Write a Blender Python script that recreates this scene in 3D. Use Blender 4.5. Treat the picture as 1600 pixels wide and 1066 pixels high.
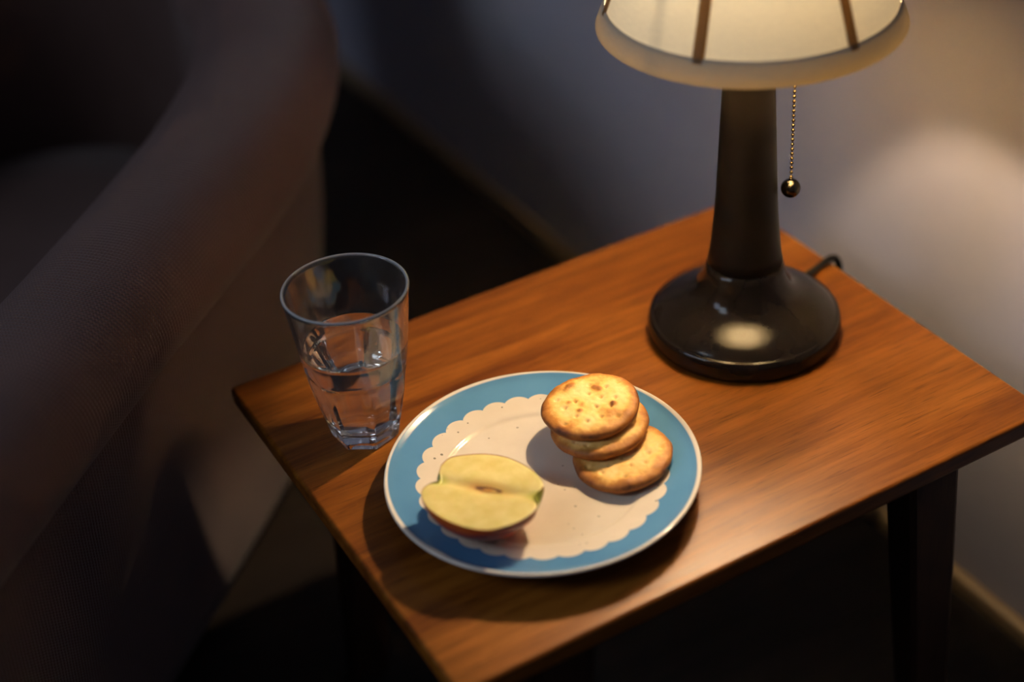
import bpy, bmesh, math, random
from mathutils import Vector, Matrix, noise

for o in list(bpy.data.objects):
    bpy.data.objects.remove(o, do_unlink=True)
scn = bpy.context.scene
col = scn.collection
H = 0.316                                  # height of the table top above the floor
PI = math.pi
rnd = random.Random(7)

# ------------------------------------------------------------------ camera
cam_d = bpy.data.cameras.new('camera')
cam = bpy.data.objects.new('camera', cam_d)
col.objects.link(cam)
RX = Vector((0.86366464, -0.49962748, -0.06675151))
DN = Vector((-0.33790085, -0.47559197, -0.81217935))
FW = Vector((0.37404064, 0.72400598, -0.57957652))
M = Matrix((RX, -DN, -FW)).transposed().to_4x4()
M.translation = Vector((-0.24672702, -0.93852336, 0.69407936 + H))
cam.matrix_world = M
cam_d.sensor_width = 36
cam_d.lens = 2474.02 * 36 / 1600
cam_d.clip_start = 0.05
cam_d.dof.use_dof = True
cam_d.dof.focus_distance = 1.085
cam_d.dof.aperture_fstop = 1.9
scn.camera = cam

# ------------------------------------------------------------------ world, window light, added backlight, exposure
w = bpy.data.worlds.new('world'); scn.world = w; w.use_nodes = True
bg = w.node_tree.nodes['Background']
bg.inputs[0].default_value = (0.7, 0.66, 0.68, 1)
bg.inputs[1].default_value = 0.02
wl = bpy.data.lights.new('window_daylight', 'AREA')
wl.shape = 'RECTANGLE'; wl.size = 0.7; wl.size_y = 1.0
wl.energy = 15; wl.color = (0.70, 0.82, 0.96)
wlo = bpy.data.objects.new('window_daylight', wl); col.objects.link(wlo)
wlo.location = (-2.1, -0.15, 2.08 + H)
wlo.rotation_euler = (Vector((0.45, 0.35, H)) - wlo.location).to_track_quat('-Z', 'Y').to_euler()
wl2 = bpy.data.lights.new('added_backlight', 'AREA')  # added light without a known source, brightens the arm edge and glass
wl2.shape = 'RECTANGLE'; wl2.size = 0.6; wl2.size_y = 0.9
wl2.energy = 10.0; wl2.color = (0.62, 0.74, 1.0)
wlo2 = bpy.data.objects.new('added_backlight', wl2); col.objects.link(wlo2)
wlo2.location = (-2.4, 0.5, 1.6 + H)
wlo2.rotation_euler = (Vector((0.1, 0.0, H)) - wlo2.location).to_track_quat('-Z', 'Y').to_euler()
LAMP_E = 2650.0                              # emission strength of the bulb surface
scn.view_settings.view_transform = 'Standard'
scn.view_settings.look = 'None'
scn.view_settings.gamma = 1
scn.view_settings.exposure = 0
scn.view_settings.use_curve_mapping = False
scn.cycles.max_bounces = 16
scn.cycles.transmission_bounces = 14

# ------------------------------------------------------------------ helpers
def mesh_obj(name, verts, faces, mat=None, parent=None, smooth=True, loc=None):
    me = bpy.data.meshes.new(name)
    me.from_pydata([tuple(v) for v in verts], [], faces)
    bm = bmesh.new(); bm.from_mesh(me)
    bmesh.ops.recalc_face_normals(bm, faces=bm.faces)
    bm.to_mesh(me); bm.free()
    for p in me.polygons:
        p.use_smooth = smooth
    if mat: me.materials.append(mat)
    o = bpy.data.objects.new(name, me); col.objects.link(o)
    if parent: o.parent = parent
    if loc is not None: o.location = loc
    return o

def bm_obj(name, bm, mat=None, parent=None, smooth=False, loc=None):
    me = bpy.data.meshes.new(name)
    bmesh.ops.recalc_face_normals(bm, faces=bm.faces)
    bm.to_mesh(me); bm.free()
    for p in me.polygons:
        p.use_smooth = smooth
    if mat: me.materials.append(mat)
    o = bpy.data.objects.new(name, me); col.objects.link(o)
    if parent: o.parent = parent
    if loc is not None: o.location = loc
    return o

def empty(name, loc, label, cat, group=None):
    o = bpy.data.objects.new(name, None); col.objects.link(o)
    o.location = loc; o.empty_display_size = 0.02
    o['label'] = label; o['category'] = cat
    if group: o['group'] = group
    return o

def tag(o, label, cat, group=None):
    o['label'] = label; o['category'] = cat
    if group: o['group'] = group
    return o

def struct(o):
    o['kind'] = 'structure'; return o

def lathe(profile, seg=96, rfun=None, close=False):
    """profile: list of (r, z); r==0 ends become poles."""
    V, F, rings = [], [], []
    for r, z in profile:
        if r < 1e-7:
            rings.append([len(V)]); V.append((0, 0, z))
        else:
            ring = []
            for k in range(seg):
                a = 2 * PI * k / seg
                rr = rfun(r, z, a) if rfun else r
                ring.append(len(V)); V.append((rr * math.cos(a), rr * math.sin(a), z))
            rings.append(ring)
    prs = list(zip(rings[:-1], rings[1:]))
    if close: prs.append((rings[-1], rings[0]))
    for A, B in prs:
        for k in range(seg):
            k2 = (k + 1) % seg
            if len(A) == 1 and len(B) == 1: continue
            if len(A) == 1: F.append((A[0], B[k], B[k2]))
            elif len(B) == 1: F.append((A[k], A[k2], B[0]))
            else: F.append((A[k], A[k2], B[k2], B[k]))
    return V, F

def spline(pts, n):
    """Catmull-Rom through pts, n points per span."""
    P = [Vector(p) for p in pts]; out = []
    for i in range(len(P) - 1):
        p0 = P[i - 1] if i > 0 else 2 * P[i] - P[i + 1]
        p1, p2 = P[i], P[i + 1]
        p3 = P[i + 2] if i + 2 < len(P) else 2 * P[i + 1] - P[i]
        for k in range(n):
            t = k / n
            out.append(0.5 * ((2 * p1) + (p2 - p0) * t + (2 * p0 - 5 * p1 + 4 * p2 - p3) * t * t + (3 * p1 - p0 - 3 * p2 + p3) * t ** 3))
    out.append(P[-1]); return out

def tube(path, r, seg=10):
    P = [Vector(p) for p in path]; V, F = [], []
    up = Vector((0.13, 0.31, 0.94))
    for i, p in enumerate(P):
        t = (P[min(i + 1, len(P) - 1)] - P[max(i - 1, 0)]).normalized()
        a = t.cross(up)
        if a.length < 1e-4: a = t.cross(Vector((1, 0, 0)))
        a.normalize(); b = t.cross(a)
        for k in range(seg):
            th = 2 * PI * k / seg
            V.append(p + (a * math.cos(th) + b * math.sin(th)) * r)
    n = len(P)
    for i in range(n - 1):
        for k in range(seg):
            k2 = (k + 1) % seg
            F.append((i * seg + k, i * seg + k2, (i + 1) * seg + k2, (i + 1) * seg + k))
    F.append(tuple(range(seg))); F.append(tuple(range((n - 1) * seg, n * seg)))
    return V, F

def box_bm(x0, x1, y0, y1, z0, z1, bev=0.0, seg=2):
    bm = bmesh.new()
    bmesh.ops.create_cube(bm, size=1)
    for v in bm.verts:
        v.co = Vector(((x0 + x1) / 2 + v.co.x * (x1 - x0), (y0 + y1) / 2 + v.co.y * (y1 - y0), (z0 + z1) / 2 + v.co.z * (z1 - z0)))
    if bev:
        bmesh.ops.bevel(bm, geom=bm.edges[:], offset=bev, segments=seg, profile=0.5, affect='EDGES')
    return bm

# ------------------------------------------------------------------ materials
def mat(name):
    m = bpy.data.materials.new(name); m.use_nodes = True
    nt = m.node_tree
    return m, nt, nt.nodes['Principled BSDF'], nt.nodes['Material Output']

class N:
    def __init__(s, nt): s.nt = nt
    def __call__(s, typ, **kw):
        n = s.nt.nodes.new(typ)
        for k, v in kw.items():
            if k.startswith('i_'):
                key = k[2:]
                n.inputs[int(key) if key.isdigit() else key].default_value = v
            else: setattr(n, k, v)
        return n
    def l(s, a, b): s.nt.links.new(a, b)
    def math(s, op, a, b=None, c=None, clamp=False):
        n = s.nt.nodes.new('ShaderNodeMath'); n.operation = op; n.use_clamp = clamp
        for i, v in enumerate((a, b, c)):
            if v is None: continue
            if isinstance(v, (int, float)): n.inputs[i].default_value = v
            else: s.nt.links.new(v, n.inputs[i])
        return n.outputs[0]
    def ramp(s, fac, stops):
        n = s.nt.nodes.new('ShaderNodeValToRGB')
        el = n.color_ramp.elements
        while len(el) < len(stops): el.new(0.5)
        for e, (p, c) in zip(el, stops):
            e.position = p; e.color = (*c, 1) if len(c) == 3 else c
        s.nt.links.new(fac, n.inputs[0]); return n.outputs[0]
    def mix(s, fac, a, b, blend='MIX'):
        n = s.nt.nodes.new('ShaderNodeMix'); n.data_type = 'RGBA'; n.blend_type = blend
        for i, v in ((0, fac), (6, a), (7, b)):
            if isinstance(v, (int, float)): n.inputs[i].default_value = v
            elif isinstance(v, tuple): n.inputs[i].default_value = (*v, 1)
            else: s.nt.links.new(v, n.inputs[i])
        return n.outputs[2]

def simple(name, colr, rough=0.5, metal=0.0, spec=0.5, **kw):
    m, nt, b, _ = mat(name); n = N(nt)
    tc = n('ShaderNodeTexCoord'); ns = n('ShaderNodeTexNoise', i_Scale=kw.get('ns', 60.0), i_Detail=4.0)
    n.l(tc.outputs['Object'], ns.inputs['Vector'])
    v = kw.get('var', 0.12)
    c = n.ramp(ns.outputs[0], [(0.3, tuple(x * (1 - v) for x in colr)), (0.7, tuple(min(1, x * (1 + v)) for x in colr))])
    n.l(c, b.inputs['Base Color'])
    b.inputs['Roughness'].default_value = rough
    b.inputs['Metallic'].default_value = metal
    b.inputs['Specular IOR Level'].default_value = spec
    if kw.get('coat'):
        b.inputs['Coat Weight'].default_value = kw['coat']; b.inputs['Coat Roughness'].default_value = kw.get('coat_rough', 0.1)
    if kw.get('bump'):
        bp = n('ShaderNodeBump', i_Strength=kw['bump'], i_Distance=kw.get('bd', 0.001))
        n.l(ns.outputs[0], bp.inputs['Height']); n.l(bp.outputs[0], b.inputs['Normal'])
    return m

def wood(name, dark, mid, light, rough=0.36, axis=0):
    m, nt, b, _ = mat(name); n = N(nt)
    tc = n('ShaderNodeTexCoord')
    def stretched(sx, sy, scale, detail, rgh=0.5, dist=0.0):
        mp = n('ShaderNodeMapping')
        s = [sy, sy, sy]; s[axis] = sx
        mp.inputs['Scale'].default_value = s
        n.l(tc.outputs['Object'], mp.inputs['Vector'])
        t = n('ShaderNodeTexNoise', i_Scale=scale, i_Detail=detail, i_Roughness=rgh, i_Distortion=dist)
        n.l(mp.outputs[0], t.inputs['Vector']); return t.outputs[0]
    broad = stretched(1.2, 9.0, 2.2, 4.0, 0.5, 0.6)
    fine = stretched(7.0, 110.0, 1.0, 6.0, 0.65, 0.15)
    pore = stretched(38.0, 620.0, 1.0, 2.0, 0.5)
    big = stretched(2.0, 3.5, 1.5, 2.0)
    g = n.math('ADD', n.math('MULTIPLY', broad, 0.5), n.math('MULTIPLY', fine, 0.5))
    c = n.ramp(g, [(0.38, dark), (0.5, mid), (0.62, light)])
    pr = n.ramp(pore, [(0.26, (0.35, 0.28, 0.25)), (0.42, (1, 1, 1))])
    c = n.mix(0.7, c, pr, 'MULTIPLY')
    bw = n.ramp(big, [(0.35, (0.82, 0.78, 0.76)), (0.65, (1.1, 1.08, 1.05))])
    c = n.mix(0.8, c, bw, 'MULTIPLY')
    n.l(c, b.inputs['Base Color'])
    r = n.math('ADD', n.math('MULTIPLY', fine, 0.18), rough - 0.09)
    n.l(r, b.inputs['Roughness'])
    b.inputs['Specular IOR Level'].default_value = 0.23
    bp = n('ShaderNodeBump', i_Strength=0.12, i_Distance=0.0006)
    n.l(n.math('ADD', fine, n.math('MULTIPLY', pore, 0.6)), bp.inputs['Height']); n.l(bp.outputs[0], b.inputs['Normal'])
    return m

M_wood = wood('teak_veneer', (0.088, 0.024, 0.0032), (0.165, 0.0505, 0.0055), (0.25, 0.086, 0.0105))
M_leg = wood('dark_teak', (0.03, 0.013, 0.007), (0.045, 0.02, 0.01), (0.06, 0.026, 0.014), rough=0.6, axis=2)
M_wall = simple('painted_plaster', (0.37, 0.35, 0.395), rough=0.85, var=0.03, ns=9.0, spec=0.2)
M_base = simple('stained_wood_skirting', (0.30, 0.20, 0.10), rough=0.6, var=0.05)
M_floor = wood('dark_floor_boards', (0.014, 0.010, 0.007), (0.022, 0.015, 0.011), (0.03, 0.021, 0.015), rough=0.7)
M_lampbase = simple('dark_lacquered_wood', (0.008, 0.006, 0.005), rough=0.13, var=0.3, ns=25, spec=0.2)
M_column = simple('dark_turned_wood', (0.007, 0.005, 0.004), rough=0.45, var=0.3, ns=25, spec=0.15)
M_brass = simple('aged_brass', (0.33, 0.25, 0.13), rough=0.35, metal=1.0, ns=300)
M_ball = simple('blackened_brass', (0.10, 0.085, 0.06), rough=0.22, metal=1.0, ns=120)
M_cord = simple('black_cord', (0.007, 0.006, 0.006), rough=0.6, spec=0.2)

def shade_mat(name, colr, trans, inner=None):
    m, nt, b, out = mat(name); n = N(nt)
    tc = n('ShaderNodeTexCoord')
    w1 = n('ShaderNodeTexNoise', i_Scale=1.0, i_Detail=3.0)
    mp = n('ShaderNodeMapping'); mp.inputs['Scale'].default_value = (140, 140, 1500)
    n.l(tc.outputs['Object'], mp.inputs['Vector']); n.l(mp.outputs[0], w1.inputs['Vector'])
    w2 = n('ShaderNodeTexNoise', i_Scale=1.0, i_Detail=3.0)
    mp2 = n('ShaderNodeMapping'); mp2.inputs['Scale'].default_value = (1200, 1200, 90)
    n.l(tc.outputs['Object'], mp2.inputs['Vector']); n.l(mp2.outputs[0], w2.inputs['Vector'])
    f = n.math('MULTIPLY', n.math('ADD', w1.outputs[0], w2.outputs[0]), 0.5)
    c = n.ramp(f, [(0.3, tuple(x * 0.86 for x in colr)), (0.7, colr)])
    d = n('ShaderNodeBsdfDiffuse'); t = n('ShaderNodeBsdfTranslucent'); mx = n('ShaderNodeMixShader', i_0=trans)
    n.l(c, d.inputs[0])
    if inner: t.inputs[0].default_value = (*inner, 1)
    else: n.l(c, t.inputs[0])
    n.l(d.outputs[0], mx.inputs[1]); n.l(t.outputs[0], mx.inputs[2])
    n.l(mx.outputs[0], out.inputs[0])
    nt.nodes.remove(b)
    return m
M_shade = shade_mat('linen_lampshade', (0.90, 0.81, 0.60), 0.054)
M_trim = shade_mat('folded_linen_trim', (0.46, 0.41, 0.32), 0.028, (0.62, 0.40, 0.13))
M_rib = shade_mat('linen_rib_tape', (0.20, 0.14, 0.08), 0.25, (0.55, 0.27, 0.05))

def bulb_mat():
    m, nt, b, out = mat('lit_bulb_glass'); n = N(nt)
    e = n('ShaderNodeEmission', i_1=LAMP_E); e.inputs[0].default_value = (1.0, 0.775, 0.51, 1)
    n.l(e.outputs[0], out.inputs[0]); nt.nodes.remove(b); return m
M_bulb = bulb_mat()
M_bulbstem = simple('white_ceramic', (0.75, 0.72, 0.66), rough=0.4)

def glass_mat(name, ior, colr=(1, 1, 1)):
    m, nt, b, out = mat(name)
    b.inputs['Base Color'].default_value = (*colr, 1)
    b.inputs['Roughness'].default_value = 0.0
    b.inputs['Transmission Weight'].default_value = 1.0
    b.inputs['IOR'].default_value = ior
    return m
M_glass = glass_mat('clear_glass', 1.5, (0.985, 0.99, 0.99))
def haze(m, GHT):                              # faint hazy film on the glass; whitened rim paints in its reflected light
    nt = m.node_tree; n = N(nt); b = nt.nodes['Principled BSDF']; out = nt.nodes['Material Output']
    tc = n('ShaderNodeTexCoord'); s = n('ShaderNodeSeparateXYZ'); n.l(tc.outputs['Object'], s.inputs[0])
    ns = n('ShaderNodeTexNoise', i_Scale=55.0, i_Detail=5.0); n.l(tc.outputs['Object'], ns.inputs['Vector'])
    f = n.math('MULTIPLY', ns.outputs[0], 0.032)
    rim = n.math('MULTIPLY_ADD', n.math('SUBTRACT', s.outputs[2], GHT - 0.0016), 700.0, 0.0, clamp=True)
    f = n.math('ADD', f, n.math('MULTIPLY', rim, 0.45))
    d = n('ShaderNodeBsdfDiffuse'); d.inputs[0].default_value = (0.8, 0.8, 0.8, 1)
    mx = n('ShaderNodeMixShader'); n.l(f, mx.inputs[0]); n.l(b.outputs[0], mx.inputs[1]); n.l(d.outputs[0], mx.inputs[2])
    n.l(mx.outputs[0], out.inputs[0])
haze(M_glass, 0.1228)
M_water = glass_mat('water', 1.33)

def fabric_mat():
    m, nt, b, _ = mat('ribbed_brown_fabric'); n = N(nt)
    uv = n('ShaderNodeUVMap'); uv.uv_map = 'UVMap'
    sx = n('ShaderNodeSeparateXYZ'); n.l(uv.outputs[0], sx.inputs[0])
    ns = n('ShaderNodeTexNoise', i_Scale=45.0, i_Detail=3.0); n.l(uv.outputs[0], ns.inputs['Vector'])
    wob = n.math('MULTIPLY', n.math('SUBTRACT', ns.outputs[0], 0.5), 3.0)
    a = n.math('SINE', n.math('ADD', n.math('MULTIPLY', sx.outputs[0], 2 * PI / 0.0034), wob))
    c = n.math('SINE', n.math('ADD', n.math('MULTIPLY', sx.outputs[1], 2 * PI / 0.0028), wob))
    h = n.math('ADD', n.math('MULTIPLY', a, 0.6), n.math('MULTIPLY', n.math('MULTIPLY', a, c), 0.5))
    n2 = n('ShaderNodeTexNoise', i_Scale=9.0, i_Detail=3.0); n.l(uv.outputs[0], n2.inputs['Vector'])
    cc = n.ramp(n2.outputs[0], [(0.3, (0.100, 0.056, 0.048)), (0.7, (0.130, 0.075, 0.066))])
    hh = n.math('ADD', n.math('MULTIPLY', h, 0.16), 0.84)
    cv = n.mix(0.55, cc, n.ramp(hh, [(0.6, (0.45, 0.45, 0.45)), (1.0, (1, 1, 1))]), 'MULTIPLY')
    n.l(cv, b.inputs['Base Color'])
    b.inputs['Roughness'].default_value = 0.62; b.inputs['Specular IOR Level'].default_value = 0.25
    b.inputs['Sheen Weight'].default_value = 0.22; b.inputs['Sheen Roughness'].default_value = 0.35
    b.inputs['Sheen Tint'].default_value = (0.9, 0.85, 0.85, 1)
    bp = n('ShaderNodeBump', i_Strength=0.55, i_Distance=0.0009)
    n.l(h, bp.inputs['Height']); n.l(bp.outputs[0], b.inputs['Normal'])
    return m
M_fab = fabric_mat()
M_darkwood = simple('stained_beech', (0.03, 0.018, 0.012), rough=0.5)

def plate_mat():
    m, nt, b, _ = mat('glazed_stoneware'); n = N(nt)
    tc = n('ShaderNodeTexCoord'); s = n('ShaderNodeSeparateXYZ'); n.l(tc.outputs['Object'], s.inputs[0])
    x, y = s.outputs[0], s.outputs[1]
    r = n.math('SQRT', n.math('ADD', n.math('MULTIPLY', x, x), n.math('MULTIPLY', y, y)))
    a = n.math('ARCTAN2', y, x)
    wn = n('ShaderNodeTexNoise', i_Scale=22.0, i_Detail=2.0); n.l(tc.outputs['Object'], wn.inputs['Vector'])
    wob = n.math('MULTIPLY', n.math('SUBTRACT', wn.outputs[0], 0.5), 0.35)
    sc = n.math('ABSOLUTE', n.math('COSINE', n.math('ADD', n.math('MULTIPLY', a, 15.0), wob)))
    sc = n.math('POWER', sc, 0.7)
    edge = n.math('ADD', n.math('MULTIPLY', sc, 0.0036), 0.0806)
    inside = n.math('MULTIPLY_ADD', n.math('SUBTRACT', edge, r), 2200.0, 0.5, clamp=True)
    lip = n.math('MULTIPLY_ADD', n.math('SUBTRACT', r, 0.1020), 1100.0, 0.5, clamp=True)
    cn = n('ShaderNodeTexNoise', i_Scale=50.0, i_Detail=5.0); n.l(tc.outputs['Object'], cn.inputs['Vector'])
    cream = n.ramp(cn.outputs[0], [(0.3, (0.62, 0.535, 0.42)), (0.7, (0.67, 0.585, 0.47))])
    # iron specks in the cream glaze
    v = n('ShaderNodeTexVoronoi', i_Scale=140.0); n.l(tc.outputs['Object'], v.inputs['Vector'])
    vs = n('ShaderNodeSeparateColor'); n.l(v.outputs['Color'], vs.inputs[0])
    pick = n.math('GREATER_THAN', vs.outputs[0], 0.40)
    size = n.math('MULTIPLY_ADD', vs.outputs[1], 0.10, 0.065)
    spot = n.math('MULTIPLY', n.math('MULTIPLY', n.math('LESS_THAN', v.outputs['Distance'], size), pick), n.math('MULTIPLY_ADD', vs.outputs[2], 0.6, 0.25))
    cream = n.mix(spot, cream, (0.05, 0.045, 0.03))
    bn = n('ShaderNodeTexNoise', i_Scale=14.0, i_Detail=4.0); n.l(tc.outputs['Object'], bn.inputs['Vector'])
    blue = n.ramp(bn.outputs[0], [(0.3, (0.062, 0.180, 0.345)), (0.7, (0.085, 0.225, 0.41))])
    c = n.mix(inside, blue, cream)
    c = n.mix(lip, c, (0.66, 0.60, 0.52))
    n.l(c, b.inputs['Base Color'])
    b.inputs['Roughness'].default_value = 0.075
    b.inputs['Specular IOR Level'].default_value = 0.5
    bp = n('ShaderNodeBump', i_Strength=0.08, i_Distance=0.001); n.l(bn.outputs[0], bp.inputs['Height'])
    n.l(bp.outputs[0], b.inputs['Normal'])
    return m
M_plate = plate_mat()

def cracker_mat():
    m, nt, b, _ = mat('baked_cracker'); n = N(nt)
    at = n('ShaderNodeAttribute'); at.attribute_name = 'bake'
    tc = n('ShaderNodeTexCoord')
    n1 = n('ShaderNodeTexNoise', i_Scale=170.0, i_Detail=5.0, i_Roughness=0.65); n.l(tc.outputs['Object'], n1.inputs['Vector'])
    n2 = n('ShaderNodeTexNoise', i_Scale=900.0, i_Detail=3.0); n.l(tc.outputs['Object'], n2.inputs['Vector'])
    f = n.math('ADD', at.outputs['Fac'], n.math('MULTIPLY', n.math('SUBTRACT', n1.outputs[0], 0.5), 0.6))
    c = n.ramp(f, [(0.0, (0.90, 0.61, 0.24)), (0.3, (0.83, 0.48, 0.12)), (0.58, (0.46, 0.18, 0.028)), (0.85, (0.26, 0.085, 0.015)), (1.0, (0.10, 0.03, 0.01))])
    n.l(c, b.inputs['Base Color'])
    b.inputs['Roughness'].default_value = 0.55; b.inputs['Specular IOR Level'].default_value = 0.35
    bp = n('ShaderNodeBump', i_Strength=0.6, i_Distance=0.0008)
    n.l(n.math('ADD', n1.outputs[0], n.math('MULTIPLY', n2.outputs[0], 0.4)), bp.inputs['Height']); n.l(bp.outputs[0], b.inputs['Normal'])
    return m
M_crk = cracker_mat()

def flesh_mat():
    m, nt, b, _ = mat('apple_flesh'); n = N(nt)
    tc = n('ShaderNodeTexCoord'); s = n('ShaderNodeSeparateXYZ'); n.l(tc.outputs['Object'], s.inputs[0])
    n1 = n('ShaderNodeTexNoise', i_Scale=120.0, i_Detail=5.0); n.l(tc.outputs['Object'], n1.inputs['Vector'])
    n2 = n('ShaderNodeTexNoise', i_Scale=420.0, i_Detail=3.0); n.l(tc.outputs['Object'], n2.inputs['Vector'])
    c = n.ramp(n1.outputs[0], [(0.3, (0.63, 0.49, 0.145)), (0.7, (0.72, 0.585, 0.23))])
    # browned core zone and green dimples near the two ends of the axis
    x, y = s.outputs[0], s.outputs[1]
    ex = n.math('DIVIDE', x, 0.0205); ey = n.math('DIVIDE', n.math('ADD', y, -0.0005), 0.0068)
    core = n.math('SUBTRACT', 1.15, n.math('SQRT', n.math('ADD', n.math('MULTIPLY', ex, ex), n.math('MULTIPLY', ey, ey))), clamp=True)
    core = n.math('MULTIPLY', core, n.math('MULTIPLY_ADD', n1.outputs[0], 1.5, 0.15), clamp=True)
    c = n.mix(core, c, (0.47, 0.20, 0.03))
    ax = n.math('SUBTRACT', n.math('ABSOLUTE', x), 0.036)
    gd = n.math('SQRT', n.math('ADD', n.math('MULTIPLY', ax, ax), n.math('MULTIPLY', n.math('MULTIPLY', y, y), 3.0)))
    g = n.math('MULTIPLY_ADD', gd, -120.0, 1.35, clamp=True)
    c = n.mix(g, c, (0.34, 0.36, 0.03))
    n.l(c, b.inputs['Base Color'])
    b.inputs['Roughness'].default_value = 0.42
    b.inputs['Subsurface Weight'].default_value = 0.15; b.inputs['Subsurface Scale'].default_value = 0.004
    bp = n('ShaderNodeBump', i_Strength=0.3, i_Distance=0.0005); n.l(n2.outputs[0], bp.inputs['Height']); n.l(bp.outputs[0], b.inputs['Normal'])
    return m
def skin_mat():
    m, nt, b, _ = mat('apple_skin'); n = N(nt)
    tc = n('ShaderNodeTexCoord')
    mp = n('ShaderNodeMapping'); mp.inputs['Scale'].default_value = (25, 110, 110); n.l(tc.outputs['Object'], mp.inputs['Vector'])
    n1 = n('ShaderNodeTexNoise', i_Scale=1.0, i_Detail=4.0); n.l(mp.outputs[0], n1.inputs['Vector'])
    n2 = n('ShaderNodeTexNoise', i_Scale=18.0, i_Detail=2.0); n.l(tc.outputs['Object'], n2.inputs['Vector'])
    s = n('ShaderNodeSeparateXYZ'); n.l(tc.outputs['Object'], s.inputs[0])
    f = n.math('ADD', n.math('MULTIPLY', n1.outputs[0], 0.5), n.math('MULTIPLY', n2.outputs[0], 0.5))
    c = n.ramp(f, [(0.28, (0.55, 0.28, 0.04)), (0.40, (0.55, 0.115, 0.018)), (0.62, (0.42, 0.04, 0.012))])
    ax = n.math('SUBTRACT', n.math('ABSOLUTE', s.outputs[0]), 0.037)
    gd = n.math('SQRT', n.math('ADD', n.math('MULTIPLY', ax, ax), n.math('MULTIPLY', s.outputs[1], s.outputs[1])))
    c = n.mix(n.math('MULTIPLY_ADD', gd, -80.0, 1.3, clamp=True), c, (0.28, 0.32, 0.04))
    n.l(c, b.inputs['Base Color']); b.inputs['Roughness'].default_value = 0.3
    return m
M_flesh, M_skin = flesh_mat(), skin_mat()
M_core = simple('browned_core', (0.16, 0.06, 0.02), rough=0.6, ns=400)

# ------------------------------------------------------------------ setting
XW = 0.545
struct(bm_obj('floor', box_bm(-2.85, XW + 0.1, -2.3, 2.7, -0.08, 0.0), M_floor))
struct(bm_obj('wall_back', box_bm(XW, XW + 0.1, -2.2, 2.6, 0.0, 2.9), M_wall))
M_ceil = simple('white_ceiling_paint', (0.7, 0.69, 0.67), rough=0.9, var=0.02, ns=6.0, spec=0.2)
struct(bm_obj('ceiling', box_bm(-2.85, XW + 0.1, -2.3, 2.7, 2.9, 3.0), M_ceil))
struct(bm_obj('wall_left', box_bm(-2.95, -2.85, -2.2, 2.6, 0.0, 2.9), M_wall))
struct(bm_obj('wall_front', box_bm(-2.85, XW, -2.3, -2.2, 0.0, 2.9), M_wall))
struct(bm_obj('wall_far', box_bm(-2.85, XW, 2.6, 2.7, 0.0, 2.9), M_wall))
struct(bm_obj('baseboard_back', box_bm(XW - 0.012, XW, -2.2, 2.6, 0.0, 0.020, 0.004), M_base))

# ------------------------------------------------------------------ side table
LU, LV = 0.46358, 0.35823
table = empty('side_table', (LU / 2, -LV / 2, 0), 'small orange brown teak side table carrying the lamp, plate and glass', 'table')
def tl(o): o.matrix_parent_inverse = Matrix.Translation((-LU / 2, LV / 2, 0)); return o
def rounded_slab():
    bm = box_bm(0, LU, -LV, 0, H - 0.0155, H)
    vert_e = [e for e in bm.edges if abs(e.verts[0].co.z - e.verts[1].co.z) > 0.005]
    bmesh.ops.bevel(bm, geom=vert_e, offset=0.004, segments=4, profile=0.5, affect='EDGES')
    top_e = [e for e in bm.edges if all(v.co.z > H - 0.001 for v in e.verts)]
    bmesh.ops.bevel(bm, geom=top_e, offset=0.0030, segments=8, profile=0.5, affect='EDGES')
    bot_e = [e for e in bm.edges if all(v.co.z < H - 0.0145 for v in e.verts)]
    bmesh.ops.bevel(bm, geom=bot_e, offset=0.003, segments=2, profile=0.5, affect='EDGES')
    return bm
o = bm_obj('tabletop', rounded_slab(), M_wood, table); tl(o)
def leg_mesh(x, y, sx, sy):
    zt, zb = H - 0.0155, 0.0
    V, F = [], []
    sec = [(-1, -0.8), (-0.8, -1), (0.8, -1), (1, -0.8), (1, 0.8), (0.8, 1), (-0.8, 1), (-1, 0.8)]
    lv = [(zt, 1.0), (0.20, 0.93), (0.08, 0.80), (zb, 0.7)]
    for z, k in lv:
        d = (zt - z)
        for a, c in sec:
            V.append((x + sx * d * 0.075 + a * 0.0225 * k, y + sy * d * 0.03 + c * 0.015 * k, z))
    for i in range(len(lv) - 1):
        for k in range(8):
            k2 = (k + 1) % 8
            F.append((i * 8 + k, i * 8 + k2, (i + 1) * 8 + k2, (i + 1) * 8 + k))
    F.append(tuple(range(8))); F.append(tuple(range(24, 32)))
    return V, F
for x, y, sx, sy in ((0.3795, -0.326, 1, -1), (0.3795, -0.032, 1, 1), (0.084, -0.326, -1, -1), (0.084, -0.032, -1, 1)):
    V, F = leg_mesh(x, y, sx, sy)
    tl(mesh_obj('leg', V, F, M_leg, table, smooth=False))
for x in (0.084, 0.3795):
    tl(bm_obj('cross_rail', box_bm(x - 0.009, x + 0.009, -0.309, -0.049, H - 0.045, H - 0.0155, 0.002), M_leg, table))

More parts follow.
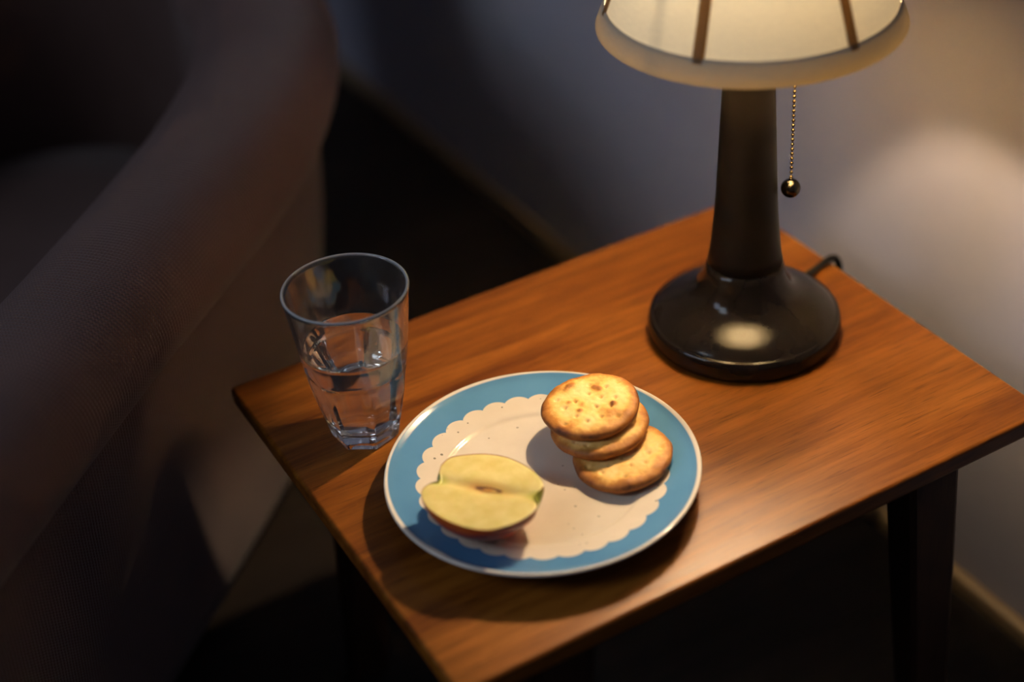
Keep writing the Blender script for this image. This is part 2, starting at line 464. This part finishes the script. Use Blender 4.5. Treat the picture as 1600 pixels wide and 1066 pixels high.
# ------------------------------------------------------------------ armchair
ctr = Vector((-0.2, 0.45, 0))
chair = empty('armchair', (ctr.x, ctr.y, 0), 'dark brown armchair with thick rounded arm and ribbed upholstery, left of the table', 'armchair')
def cl(o): o.matrix_parent_inverse = Matrix.Translation((-ctr.x, -ctr.y, 0)); return o
path = spline([(-0.52, -0.395, 0), (-0.33, -0.21, 0), (-0.136, -0.02, 0), (0.036, 0.146, 0), (0.115, 0.235, 0), (0.18, 0.335, 0), (0.225, 0.45, 0), (0.238, 0.56, 0),
               (0.25, 0.67, 0), (0.20, 0.78, 0), (0.09, 0.85, 0), (-0.05, 0.85, 0), (-0.18, 0.78, 0), (-0.3, 0.65, 0), (-0.46, 0.5, 0), (-0.62, 0.34, 0), (-0.80, 0.16, 0)], 10)
sec = [(0.008, -0.275), (0.014, -0.21), (0.027, -0.10), (0.034, -0.02), (0.036, 0.010), (0.038, 0.022), (0.052, 0.034), (0.0595, 0.052), (0.060, 0.068), (0.055, 0.084), (0.044, 0.098),
       (0.026, 0.107), (0.004, 0.110), (-0.018, 0.109), (-0.038, 0.102), (-0.053, 0.089), (-0.060, 0.071), (-0.059, 0.05), (-0.054, 0.02), (-0.050, -0.05), (-0.052, -0.14), (-0.058, -0.275)]
sec = [tuple(p) for p in spline([(a, b, 0) for a, b in sec], 3)]
V, F, U = [], [], []
S = 0.0; ns_ = len(sec)
tl_ = []; acc = 0
for j, q in enumerate(sec):
    if j: acc += math.hypot(q[0] - sec[j - 1][0], q[1] - sec[j - 1][1])
    tl_.append(acc)
for i, p in enumerate(path):
    if i: S += (p - path[i - 1]).length
    t = (path[min(i + 1, len(path) - 1)] - path[max(i - 1, 0)]).normalized()
    nrm = Vector((t.y, -t.x, 0))
    wide = 1.0 + 0.12 * max(0, min(1, (S - 0.62) / 0.25)) * max(0, min(1, (2.0 - S) / 0.3))
    for j, q in enumerate(sec):
        up = max(0, min(1, (p.y - 0.50) / 0.25)); up = up * up * (3 - 2 * up) * 0.20      # unseen back raised above the arms, added to shade the wall
        up *= max(0, min(1, (q[1] + 0.20) / 0.23))
        V.append(p + nrm * q[0] * wide + Vector((0, 0, H + q[1] + up + 0.006 * math.sin(S * 2.1))))
        U.append((S, tl_[j]))
for i in range(len(path) - 1):
    for j in range(ns_ - 1):
        F.append((i * ns_ + j, i * ns_ + j + 1, (i + 1) * ns_ + j + 1, (i + 1) * ns_ + j))
F.append(tuple(range(ns_))); F.append(tuple(range((len(path) - 1) * ns_, len(path) * ns_)))
for i in range(len(path) - 1):
    F.append((i * ns_, (i + 1) * ns_, (i + 1) * ns_ + ns_ - 1, i * ns_ + ns_ - 1))
shell = cl(mesh_obj('upholstered_shell', V, F, M_fab, chair))
uvl = shell.data.uv_layers.new(name='UVMap')
for lp in shell.data.loops:
    uvl.data[lp.index].uv = U[lp.vertex_index]
# seat cushion following the inside of the shell
inner = []
for i in range(0, len(path), 4):
    t = (path[min(i + 1, len(path) - 1)] - path[max(i - 1, 0)]).normalized()
    inner.append(path[i] - Vector((t.y, -t.x, 0)) * 0.075)
cx_, cy_ = sum(p.x for p in inner) / len(inner), sum(p.y for p in inner) / len(inner)
V, F = [], []
lay = [(0.9, 0.05), (0.98, 0.06), (0.99, 0.10), (0.98, 0.145), (0.93, 0.165), (0.7, 0.178), (0.35, 0.182)]
for k, z in lay:
    for p in inner: V.append((cx_ + (p.x - cx_) * k, cy_ + (p.y - cy_) * k, z))
nn = len(inner)
for i in range(len(lay) - 1):
    for k in range(nn):
        k2 = (k + 1) % nn
        F.append((i * nn + k, i * nn + k2, (i + 1) * nn + k2, (i + 1) * nn + k))
F.append(tuple(range(nn))); F.append(tuple(range((len(lay) - 1) * nn, len(lay) * nn)))
cu = cl(mesh_obj('seat_cushion', V, F, M_fab, chair))
uvl = cu.data.uv_layers.new(name='UVMap')
for lp in cu.data.loops:
    c = cu.data.vertices[lp.vertex_index].co; uvl.data[lp.index].uv = (c.x, c.y + c.z)
for x, y in ((-0.45, -0.325), (0.13, 0.26), (0.09, 0.80), (-0.7, 0.26)):
    V, F = lathe([(0, 0), (0.014, 0), (0.015, 0.005), (0.019, 0.043), (0, 0.043)], 20)
    cl(mesh_obj('leg', [(a + x, b + y, c) for a, b, c in V], F, M_darkwood, chair))

# ------------------------------------------------------------------ table lamp
LX, LY = 0.35238, -0.15876
lamp = empty('table_lamp', (LX, LY, H), 'lit table lamp with cream fabric shade on a dark turned wooden base', 'lamp')
base_prof = [(0, 0), (0.066, 0), (0.0695, 0.0012), (0.0712, 0.004), (0.0716, 0.0095), (0.0708, 0.0145), (0.0694, 0.0168), (0.0686, 0.0174), (0.0681, 0.0172),
             (0.0674, 0.0176), (0.0660, 0.0192), (0.063, 0.0217), (0.0585, 0.0245), (0.053, 0.0274), (0.047, 0.0304), (0.041, 0.0338), (0.0365, 0.0375), (0.033, 0.0425), (0.0305, 0.0485), (0.0288, 0.055), (0.0274, 0.062), (0, 0.062)]
V, F = lathe(base_prof, 128); mesh_obj('base', V, F, M_lampbase, lamp)
col_prof = [(0, 0.0615), (0.0274, 0.0615), (0.0258, 0.071), (0.0245, 0.083), (0.0230, 0.10), (0.0217, 0.12), (0.0206, 0.145), (0.0195, 0.17), (0.0183, 0.195), (0.0174, 0.22), (0.0168, 0.245), (0.0165, 0.262), (0.015, 0.266), (0, 0.266)]
V, F = lathe(col_prof, 72); mesh_obj('column', V, F, M_column, lamp)
BX, BY = 0.028, 0.037                       # the socket sits off-centre, towards the wall
V, F = tube(spline([(0, 0, 0.258), (0.010, 0.010, 0.2635), (0.016, 0.022, 0.2635), (0.023, 0.036, 0.2655)], 5), 0.004, 12); mesh_obj('socket_bracket', V, F, M_brass, lamp)
V, F = lathe([(0, 0.2565), (0.009, 0.2565), (0.0135, 0.2615), (0.0140, 0.2665), (0.0140, 0.3095), (0.013, 0.3145), (0, 0.3145)], 40)
socket = mesh_obj('socket', [(a + BX, b + BY, c) for a, b, c in V], F, M_brass, lamp)
BT = Matrix.Translation((BX, BY, 0.3105))
V, F = lathe([(0, 0.0), (0.0115, 0.002), (0.0105, 0.012), (0.0075, 0.024), (0.0075, 0.036), (0, 0.036)], 24)
mesh_obj('bulb_stem', [BT @ Vector(v) for v in V], F, M_bulbstem, lamp)
V, F = lathe([(0, 0.0355), (0.006, 0.036), (0.0085, 0.045), (0.0090, 0.055), (0.0078, 0.0635), (0.0045, 0.0685), (0, 0.070)], 28)
V = [BT @ Vector(v) for v in V]
bulb = mesh_obj('bulb', V, F, M_bulb, lamp); bulb['label'] = 'glowing warm light bulb inside the shade'
# shade: six slightly flattened panels between ribs
RIB0 = math.radians(-146.5)
ZB, ZT = 0.2505, 0.452
def shade_r(z): 
    t = (z - ZB) / (ZT - ZB)
    return 0.1012 - 0.058 * t + 0.012 * math.sin(t * PI) * -0.55
def flat(a, amt=0.012):
    b = ((a - RIB0 + PI / 6) % (PI / 3)) - PI / 6
    return 1 - amt * (1 - (abs(b) / (PI / 6)) ** 2) * 0 - amt * math.cos(b * 3) * 0
zs = [ZB + 0.0147 + (ZT - 0.0122 - ZB - 0.0147) * k / 24 for k in range(25)]
prof = [(shade_r(z), z) for z in zs]
V, F = lathe(prof, 120); shade = mesh_obj('lamp_shade', V, F, M_shade, lamp); shade['label'] = 'cream linen lampshade glowing from within'
def band(z0, z1, th, name):
    pr = []
    for z in (z0, z0 + (z1 - z0) * 0.5, z1): pr.append((shade_r(z) + th, z))
    pr = [(shade_r(z0) + th * 0.4, z0 - 0.0006)] + pr + [(shade_r(z1) + 0.0002, z1 + 0.0006)]
    V, F = lathe(pr, 120); return mesh_obj(name, V, F, M_trim, shade)
band(ZB, ZB + 0.0145, 0.0013, 'trim_band'); band(ZT - 0.012, ZT, 0.0013, 'trim_band')
for k in range(6):
    a0 = RIB0 + k * PI / 3; V, F = [], []
    nz = 22
    for i in range(nz + 1):
        z = ZB + 0.012 + (ZT - 0.012 - ZB - 0.010) * i / nz
        r = shade_r(z)
        hw = 0.0034 + 0.0006 * (1 - i / nz)
        for dw, dr in ((-hw, 0.0003), (-hw * 0.9, 0.0011), (-hw * 0.4, 0.0015), (hw * 0.4, 0.0015), (hw * 0.9, 0.0011), (hw, 0.0003)):
            V.append(((r + dr) * math.cos(a0) - dw * math.sin(a0), (r + dr) * math.sin(a0) + dw * math.cos(a0), z))
    for i in range(nz):
        for j in range(5):
            j2 = j + 1
            F.append((i * 6 + j, i * 6 + j2, (i + 1) * 6 + j2, (i + 1) * 6 + j))
    mesh_obj('rib', V, F, M_rib, shade)
# harp and top ring that carry the shade
harp = [(0.014, 0, 0.262), (0.040, 0, 0.29), (0.048, 0, 0.33), (0.044, 0, 0.37), (0.036, 0, 0.395), (0.033, 0, 0.43), (0.015, 0, 0.448), (0, 0, 0.452), (-0.015, 0, 0.448), (-0.033, 0, 0.43), (-0.036, 0, 0.395), (-0.044, 0, 0.37), (-0.048, 0, 0.33), (-0.040, 0, 0.29), (-0.014, 0, 0.262)]
V, F = tube(spline(harp, 5), 0.0011, 8); mesh_obj('harp', V, F, M_brass, lamp)
for k in range(3):
    a = RIB0 + k * 2 * PI / 3
    V, F = tube([(0, 0, 0.4522), (0.0435 * math.cos(a), 0.0435 * math.sin(a), 0.4495)], 0.0010, 8); mesh_obj('spider_arm', V, F, M_brass, lamp)
# pull chain
px_, py_ = 0.3793 - LX, -0.1743 - LY
bm = bmesh.new()
zc = 0.1285; i = 0
while zc < 0.281:
    for v in bmesh.ops.create_icosphere(bm, subdivisions=2, radius=0.00135)['verts']: v.co += Vector((px_, py_, zc))
    zc += 0.0037
for z0 in (0.126,):
    r_ = bmesh.ops.create_cone(bm, segments=8, radius1=0.0004, radius2=0.0004, depth=0.154)['verts']
    for v in r_: v.co += Vector((px_, py_, z0 + 0.077))
chain = bm_obj('pull_chain', bm, M_brass, lamp, smooth=True)
chain['label'] = 'brass bead pull chain ending in a dark ball'
V, F = tube(spline([(0.028, 0.031, 0.282), (0.0285, -0.004, 0.2835), (px_, py_, 0.280)], 6), 0.0016, 8); mesh_obj('switch_arm', V, F, M_brass, socket)
V, F = lathe([(0, -0.007)] + [(0.007 * math.sin(PI * k / 24), -0.007 * math.cos(PI * k / 24)) for k in range(1, 23)] + [(0.0016, 0.0072), (0.0014, 0.0086), (0, 0.0086)], 48)
mesh_obj('pull_ball', [(a + px_, b + py_, c + 0.1195) for a, b, c in V], F, M_ball, chain)
# power cord runs over the back edge of the table and down
cp = [(0.40, -0.1395, 0.006), (0.425, -0.135, 0.0034), (0.445, -0.130, 0.0032), (0.4585, -0.127, 0.0046), (0.4680, -0.1255, 0.001), (0.4715, -0.125, -0.014), (0.474, -0.110, -0.06), (0.487, -0.03, -0.14), (0.50, 0.05, -0.22), (0.51, 0.12, -0.285), (0.511, 0.16, -0.305), (0.508, 0.22, -0.3125), (0.505, 0.32, -0.3125), (0.507, 0.5, -0.3125)]
V, F = tube(spline([(a - LX, b - LY, c) for a, b, c in cp], 8), 0.0029, 10)
mesh_obj('power_cord', V, F, M_cord, lamp)

# ------------------------------------------------------------------ plate
PX, PY = 0.1333, -0.2307
def plate_w(r, z, a):
    k = max(0, min(1, (r - 0.055) / 0.045))
    return r * (1 + k * (0.004 * math.cos(2 * a + 0.6) + 0.004 * math.cos(3 * a + 1.9) + 0.003 * math.cos(4 * a - 0.4)))
top = [(0, 0.0095), (0.03, 0.0095), (0.05, 0.0095), (0.060, 0.0096), (0.0640, 0.0098), (0.0652, 0.0100), (0.0660, 0.0103), (0.0668, 0.01075), (0.0676, 0.0112), (0.0684, 0.01155), (0.0694, 0.01185), (0.071, 0.0122), (0.076, 0.01325), (0.082, 0.0145), (0.088, 0.0158), (0.094, 0.0172), (0.0972, 0.0181),
       (0.0990, 0.0188), (0.1006, 0.0197), (0.1018, 0.0204), (0.1028, 0.0209), (0.1037, 0.0210), (0.1044, 0.0207), (0.1047, 0.0200), (0.1042, 0.0190), (0.102, 0.0176), (0.096, 0.0148), (0.088, 0.0118), (0.078, 0.0084), (0.068, 0.0050), (0.060, 0.0018), (0.0575, 0.0004), (0.056, 0.0), (0.054, 0.0003), (0.053, 0.0026), (0, 0.0030)]
V, F = lathe(top, 192, plate_w)
plate = mesh_obj('dinner_plate', V, F, M_plate, None, loc=(PX, PY, H))
tag(plate, 'stoneware plate with blue rim and scalloped cream centre holding crackers and apple', 'plate')

# ------------------------------------------------------------------ crackers
def cracker(name, seed, blisters, R=0.0335, thick=0.0098):
    rg = random.Random(seed)
    NR, NS = 34, 120
    V, F, bake = [], [], []
    holes = []
    for k in range(18):
        for _ in range(40):
            a, r = rg.uniform(0, 2 * PI), R * 0.80 * math.sqrt(rg.random())
            h = (r * math.cos(a), r * math.sin(a))
            if all((h[0] - q[0]) ** 2 + (h[1] - q[1]) ** 2 > 0.0088 ** 2 for q in holes):
                holes.append(h); break
    off = Vector((seed * 3.1, seed * 1.7, seed))
    def outline(a): return R * (1 + 0.009 * math.sin(3 * a + seed) + 0.006 * math.sin(7 * a + 2 * seed) + 0.004 * math.sin(13 * a + seed))
    def topz(x, y, t):
        edge = max(0.0, 1 - t ** 5.0) ** 0.5
        z = thick * (0.5 + 0.5 * edge) - 0.0007 * (1 - t * t) 
        z += 0.0009 * noise.noise(Vector((x, y, 0)) * 95 + off) + 0.00045 * noise.noise(Vector((x, y, 0)) * 300 + off)
        b = 0.26 + 0.62 * max(0, (t - 0.70) / 0.30) ** 1.3 - 0.10 * (1 - t) + 0.36 * noise.noise(Vector((x, y, 0.3)) * 70 + off)
        for hx, hy in holes:
            d = math.hypot(x - hx, y - hy)
            if d < 0.004:
                z -= 0.0026 * math.exp(-(d / 0.00125) ** 2); b -= 0.16 * math.exp(-(d / 0.0026) ** 2)
                b += 0.18 * math.exp(-(d / 0.0008) ** 2)
        for bx, by, br, bh, bb in blisters:
            d = math.hypot(x - bx, y - by)
            if d < br * 3:
                k = math.exp(-(d / br) ** 2); z += bh * k; b += bb * k
        return z, b
    # top surface rings, then side and bottom
    rings = []
    c0 = len(V); z, b = topz(0, 0, 0); V.append((0, 0, z)); bake.append(b); rings.append([c0])
    for i in range(1, NR + 1):
        t = (i / NR) ** 0.9; ring = []
        for k in range(NS):
            a = 2 * PI * k / NS; r = outline(a) * t
            x, y = r * math.cos(a), r * math.sin(a); z, b = topz(x, y, t)
            ring.append(len(V)); V.append((x, y, z)); bake.append(b)
        rings.append(ring)
    for t, zz, b0 in ((0.985, 0.30, 0.78), (0.955, 0.13, 0.72), (0.90, 0.03, 0.66), (0.8, 0.0, 0.6), (0.4, 0.0, 0.5)):
        ring = []
        for k in range(NS):
            a = 2 * PI * k / NS; r = outline(a) * t; x, y = r * math.cos(a), r * math.sin(a)
            ring.append(len(V)); V.append((x, y, thick * zz + 0.0002 * noise.noise(Vector((x, y, 2)) * 200 + off))); bake.append(b0)
        rings.append(ring)
    cb = len(V); V.append((0, 0, 0)); bake.append(0.5); rings.append([cb])
    for A, B in zip(rings[:-1], rings[1:]):
        for k in range(NS):
            k2 = (k + 1) % NS
            if len(A) == 1: F.append((A[0], B[k], B[k2]))
            elif len(B) == 1: F.append((A[k], A[k2], B[0]))
            else: F.append((A[k], A[k2], B[k2], B[k]))
    o = mesh_obj(name, V, F, M_crk)
    at = o.data.attributes.new('bake', 'FLOAT', 'POINT')
    for i, b in enumerate(bake): at.data[i].value = b
    return o
nrm = Vector((-0.095, 0.035, 1)).normalized()
rotm = nrm.to_track_quat('Z', 'X').to_matrix()
def place(o, x, y, z, rz):
    q = rotm.to_4x4() @ Matrix.Rotation(rz, 4, 'Z')
    q.translation = Vector((x, y, z)); o.matrix_world = q
    o['group'] = 'round crackers piled on the plate'
c1 = cracker('cracker', 3, [(0.004, -0.004, 0.0022, 0.0008, 0.22)])
tag(c1, 'round golden cracker lying flat on the plate, lowest of the pile', 'cracker'); place(c1, 0.1843, -0.2508, H + 0.0131, 0.6)
c2 = cracker('cracker', 11, [(0.01, 0.01, 0.002, 0.0006, 0.2)])
tag(c2, 'round golden cracker mostly hidden between the top and bottom crackers', 'cracker'); place(c2, 0.1838, -0.2243, H + 0.0229, 1.9)
c3 = cracker('cracker', 23, [(0.0165, -0.0005, 0.0021, 0.0018, 0.72), (-0.0035, -0.0112, 0.0022, 0.0018, 0.72), (-0.0165, 0.0145, 0.0036, 0.0015, 0.55), (-0.020, 0.011, 0.0032, 0.0012, 0.5), (-0.001, 0.0145, 0.0026, 0.0012, 0.36), (0.003, 0.0135, 0.0026, 0.0011, 0.36),
                                (-0.009, 0.0, 0.003, 0.0006, 0.3), (-0.0135, -0.004, 0.0018, 0.0008, 0.4), (-0.004, -0.004, 0.0026, 0.0005, 0.28), (0.001, 0.004, 0.0022, 0.0005, 0.2)])
tag(c3, 'round golden cracker with dark browned blisters, topmost of the pile', 'cracker'); place(c3, 0.1832, -0.2143, H + 0.0326, -0.5)

# ------------------------------------------------------------------ apple half
AZ = 0.0395                                  # height of the cut face above the table
apple = empty('apple_half', (0.0830, -0.2496, H), 'half apple with red skin lying cut side up on the plate', 'apple')
apple.rotation_euler = (0, 0, math.radians(-48.44))
out2 = [(-0.0363, 0.0130), (-0.0335, 0.0216), (-0.0248, 0.0270), (-0.0123, 0.0311), (0.0017, 0.0314), (0.0157, 0.0269), (0.0260, 0.0207), (0.0335, 0.0125), (0.0337, 0.0063), (0.0318, 0.0022), (0.0320, -0.0022), (0.0354, -0.0072),
        (0.0360, -0.0129), (0.0322, -0.0218), (0.0240, -0.0309), (0.0140, -0.0374), (0.0021, -0.0388), (-0.0122, -0.0362), (-0.0243, -0.0310), (-0.0332, -0.0243), (-0.0388, -0.0158), (-0.0392, -0.0099), (-0.0365, -0.0047), (-0.0325, -0.0016), (-0.0325, 0.0020), (-0.0350, 0.0068)]
out = [p for p in spline([(a, b, 0) for a, b in out2] + [(*out2[0], 0)], 5)][:-1]
NO = len(out)
def smooth_out(k):                            # blend towards a plain ellipse away from the cut (dimples only at the axis)
    res = []
    for p in out:
        a = math.atan2(p.y / 0.035, p.x / 0.0365)
        e = Vector((0.0372 * math.cos(a) - 0.001, 0.0352 * math.sin(a) - 0.0037, 0))
        res.append(p.lerp(e, k))
    return res
V, F = [], []
HD = AZ - 0.0098
levels = [0.0, 0.05, 0.12, 0.22, 0.34, 0.47, 0.6, 0.72, 0.83, 0.91, 0.96, 0.99]
for i, d in enumerate(levels):
    sc = (1 - d ** 1.75) ** 0.5
    bulge = 1 + 0.035 * math.sin(min(1, d * 2.2) * PI)
    for p in smooth_out(min(1, d * 2.6)):
        V.append((p.x * sc * bulge, (p.y + 0.0037) * sc * bulge - 0.0037, AZ - HD * d))
for i in range(len(levels) - 1):
    for k in range(NO):
        k2 = (k + 1) % NO
        F.append((i * NO + k, i * NO + k2, (i + 1) * NO + k2, (i + 1) * NO + k))
cb = len(V); V.append((0, -0.0037, AZ - HD))
b0 = (len(levels) - 1) * NO
for k in range(NO): F.append((b0 + k, b0 + (k + 1) % NO, cb))
mesh_obj('skin', V, F, M_skin, apple)
# cut face: slightly sunken along the core line
V, F = [], []
rs = [1.0, 0.985, 0.94, 0.87, 0.78, 0.68, 0.57, 0.46, 0.35, 0.24, 0.14, 0.06]
def face_z(x, y, t):
    v = 0.0022 * math.exp(-(y / 0.0045) ** 2) * (1 - 0.3 * t)
    return AZ - 0.0002 - v + 0.0003 * noise.noise(Vector((x, y, 0)) * 140) * (1 - t)
for t in rs:
    for p in out:
        x, y = p.x * t * 0.996, p.y * t * 0.996
        V.append((x, y, face_z(x, y, t) if t < 0.999 else AZ - 0.0004))
for i in range(len(rs) - 1):
    for k in range(NO):
        k2 = (k + 1) % NO
        F.append((i * NO + k, i * NO + k2, (i + 1) * NO + k2, (i + 1) * NO + k))
F.append(tuple((len(rs) - 1) * NO + k for k in range(NO)))
mesh_obj('flesh', V, F, M_flesh, apple)
# opened seed cavity: a dark lens-shaped slit along the axis
V, F = [], []
for t, z in ((1.0, 0.0005), (0.75, 0.0), (0.4, -0.0006)):
    for k in range(32):
        a = 2 * PI * k / 32
        V.append((0.0095 * math.cos(a) * t + 0.001, 0.0019 * math.sin(a) * abs(math.sin(a)) ** 0.5 * t, AZ - 0.0020 + z))
for i in range(2):
    for k in range(32):
        k2 = (k + 1) % 32; F.append((i * 32 + k, i * 32 + k2, (i + 1) * 32 + k2, (i + 1) * 32 + k))
F.append(tuple(64 + k for k in range(32)))
mesh_obj('seed_cavity', V, F, M_core, apple)

# ------------------------------------------------------------------ tumbler of water
GX, GY = 0.06186, -0.10669
NF, GH = 7, 0.1228
PHI = math.radians(-149.4)
def rc(z): return 0.0282 + 0.121 * z
def ap(z): return 0.0214 + 0.205 * z
def smin(a, b, k=0.0007):
    h = max(k - abs(a - b), 0) / k
    return min(a, b) - h * h * k * 0.25
def r_out(z, a):
    b = ((a - PHI) % (2 * PI / NF)) - PI / NF
    return smin(rc(z), ap(z) / math.cos(b))
def r_in(z): return min(rc(z) - 0.0026, 0.0232 + 0.183 * (z - 0.012)) if z < 0.06 else rc(z) - 0.0026
NSG = 196
V, F, rings = [], [], []
def ring(f, z):
    r = []
    for k in range(NSG):
        a = 2 * PI * k / NSG + PHI; rr = f(a); r.append(len(V)); V.append((rr * math.cos(a), rr * math.sin(a), z))
    rings.append(r)
V.append((0, 0, 0.002)); rings.append([0])
for k_, z in ((0.45, 0.0018), (0.7, 0.0012), (0.86, 0.0004), (0.93, 0.0)):
    ring(lambda a: r_out(0, a) * k_, z)
ring(lambda a: r_out(0, a) * 0.975, 0.0005); ring(lambda a: r_out(0.0012, a), 0.0014)
nz = 56
for i in range(1, nz + 1):
    z = 0.0014 + (GH - 0.0012 - 0.0014) * i / nz
    ring(lambda a: r_out(z, a), z)
rm = rc(GH) - 0.0011
for dr, dz in ((0.0007, -0.0004), (0.0002, -0.00005), (-0.0004, -0.0001), (-0.0009, -0.0006)):
    ring(lambda a: rm + dr, GH + dz)
zi = [GH - 0.002 - (GH - 0.002 - 0.022) * i / 36 for i in range(37)]
for z in zi: ring(lambda a: min(r_in(z), rc(z) - 0.0026 + 0.0006 * max(0, (z - GH + 0.004) / 0.004)), z)
inner_bottom = [(0.02455, 0.0185), (0.0235, 0.0155), (0.0215, 0.0132), (0.0185, 0.0119), (0.013, 0.0113), (0.006, 0.0111)]
for r_, z in inner_bottom: ring(lambda a: r_, z)
V.append((0, 0, 0.0111)); rings.append([len(V) - 1])
for A, B in zip(rings[:-1], rings[1:]):
    for k in range(NSG):
        k2 = (k + 1) % NSG
        if len(A) == 1: F.append((A[0], B[k], B[k2]))
        elif len(B) == 1: F.append((A[k], A[k2], B[0]))
        else: F.append((A[k], A[k2], B[k2], B[k]))
glass = mesh_obj('water_glass', V, F, M_glass, None, loc=(GX, GY, H))
tag(glass, 'clear faceted drinking tumbler standing at the left end of the table', 'glass')
WL = 0.0785
wp = [(0, 0.01095), (0.006, 0.01095), (0.013, 0.01115), (0.0187, 0.01175), (0.0217, 0.01305), (0.0237, 0.0154), (0.02475, 0.0184)]
for i in range(1, 25):
    z = 0.022 + (WL - 0.022) * i / 24
    wp.append((r_in(z) + 0.0002, z))
wp += [(r_in(WL) - 0.0002, WL + 0.0002), (r_in(WL) - 0.0010, WL - 0.0003), (r_in(WL) - 0.0025, WL - 0.0006), (0, WL - 0.0007)]
V, F = lathe(wp, 128)
water = mesh_obj('drinking_water', V, F, M_water, None, loc=(GX, GY, H))
tag(water, 'clear water filling the lower half of the faceted tumbler', 'water')
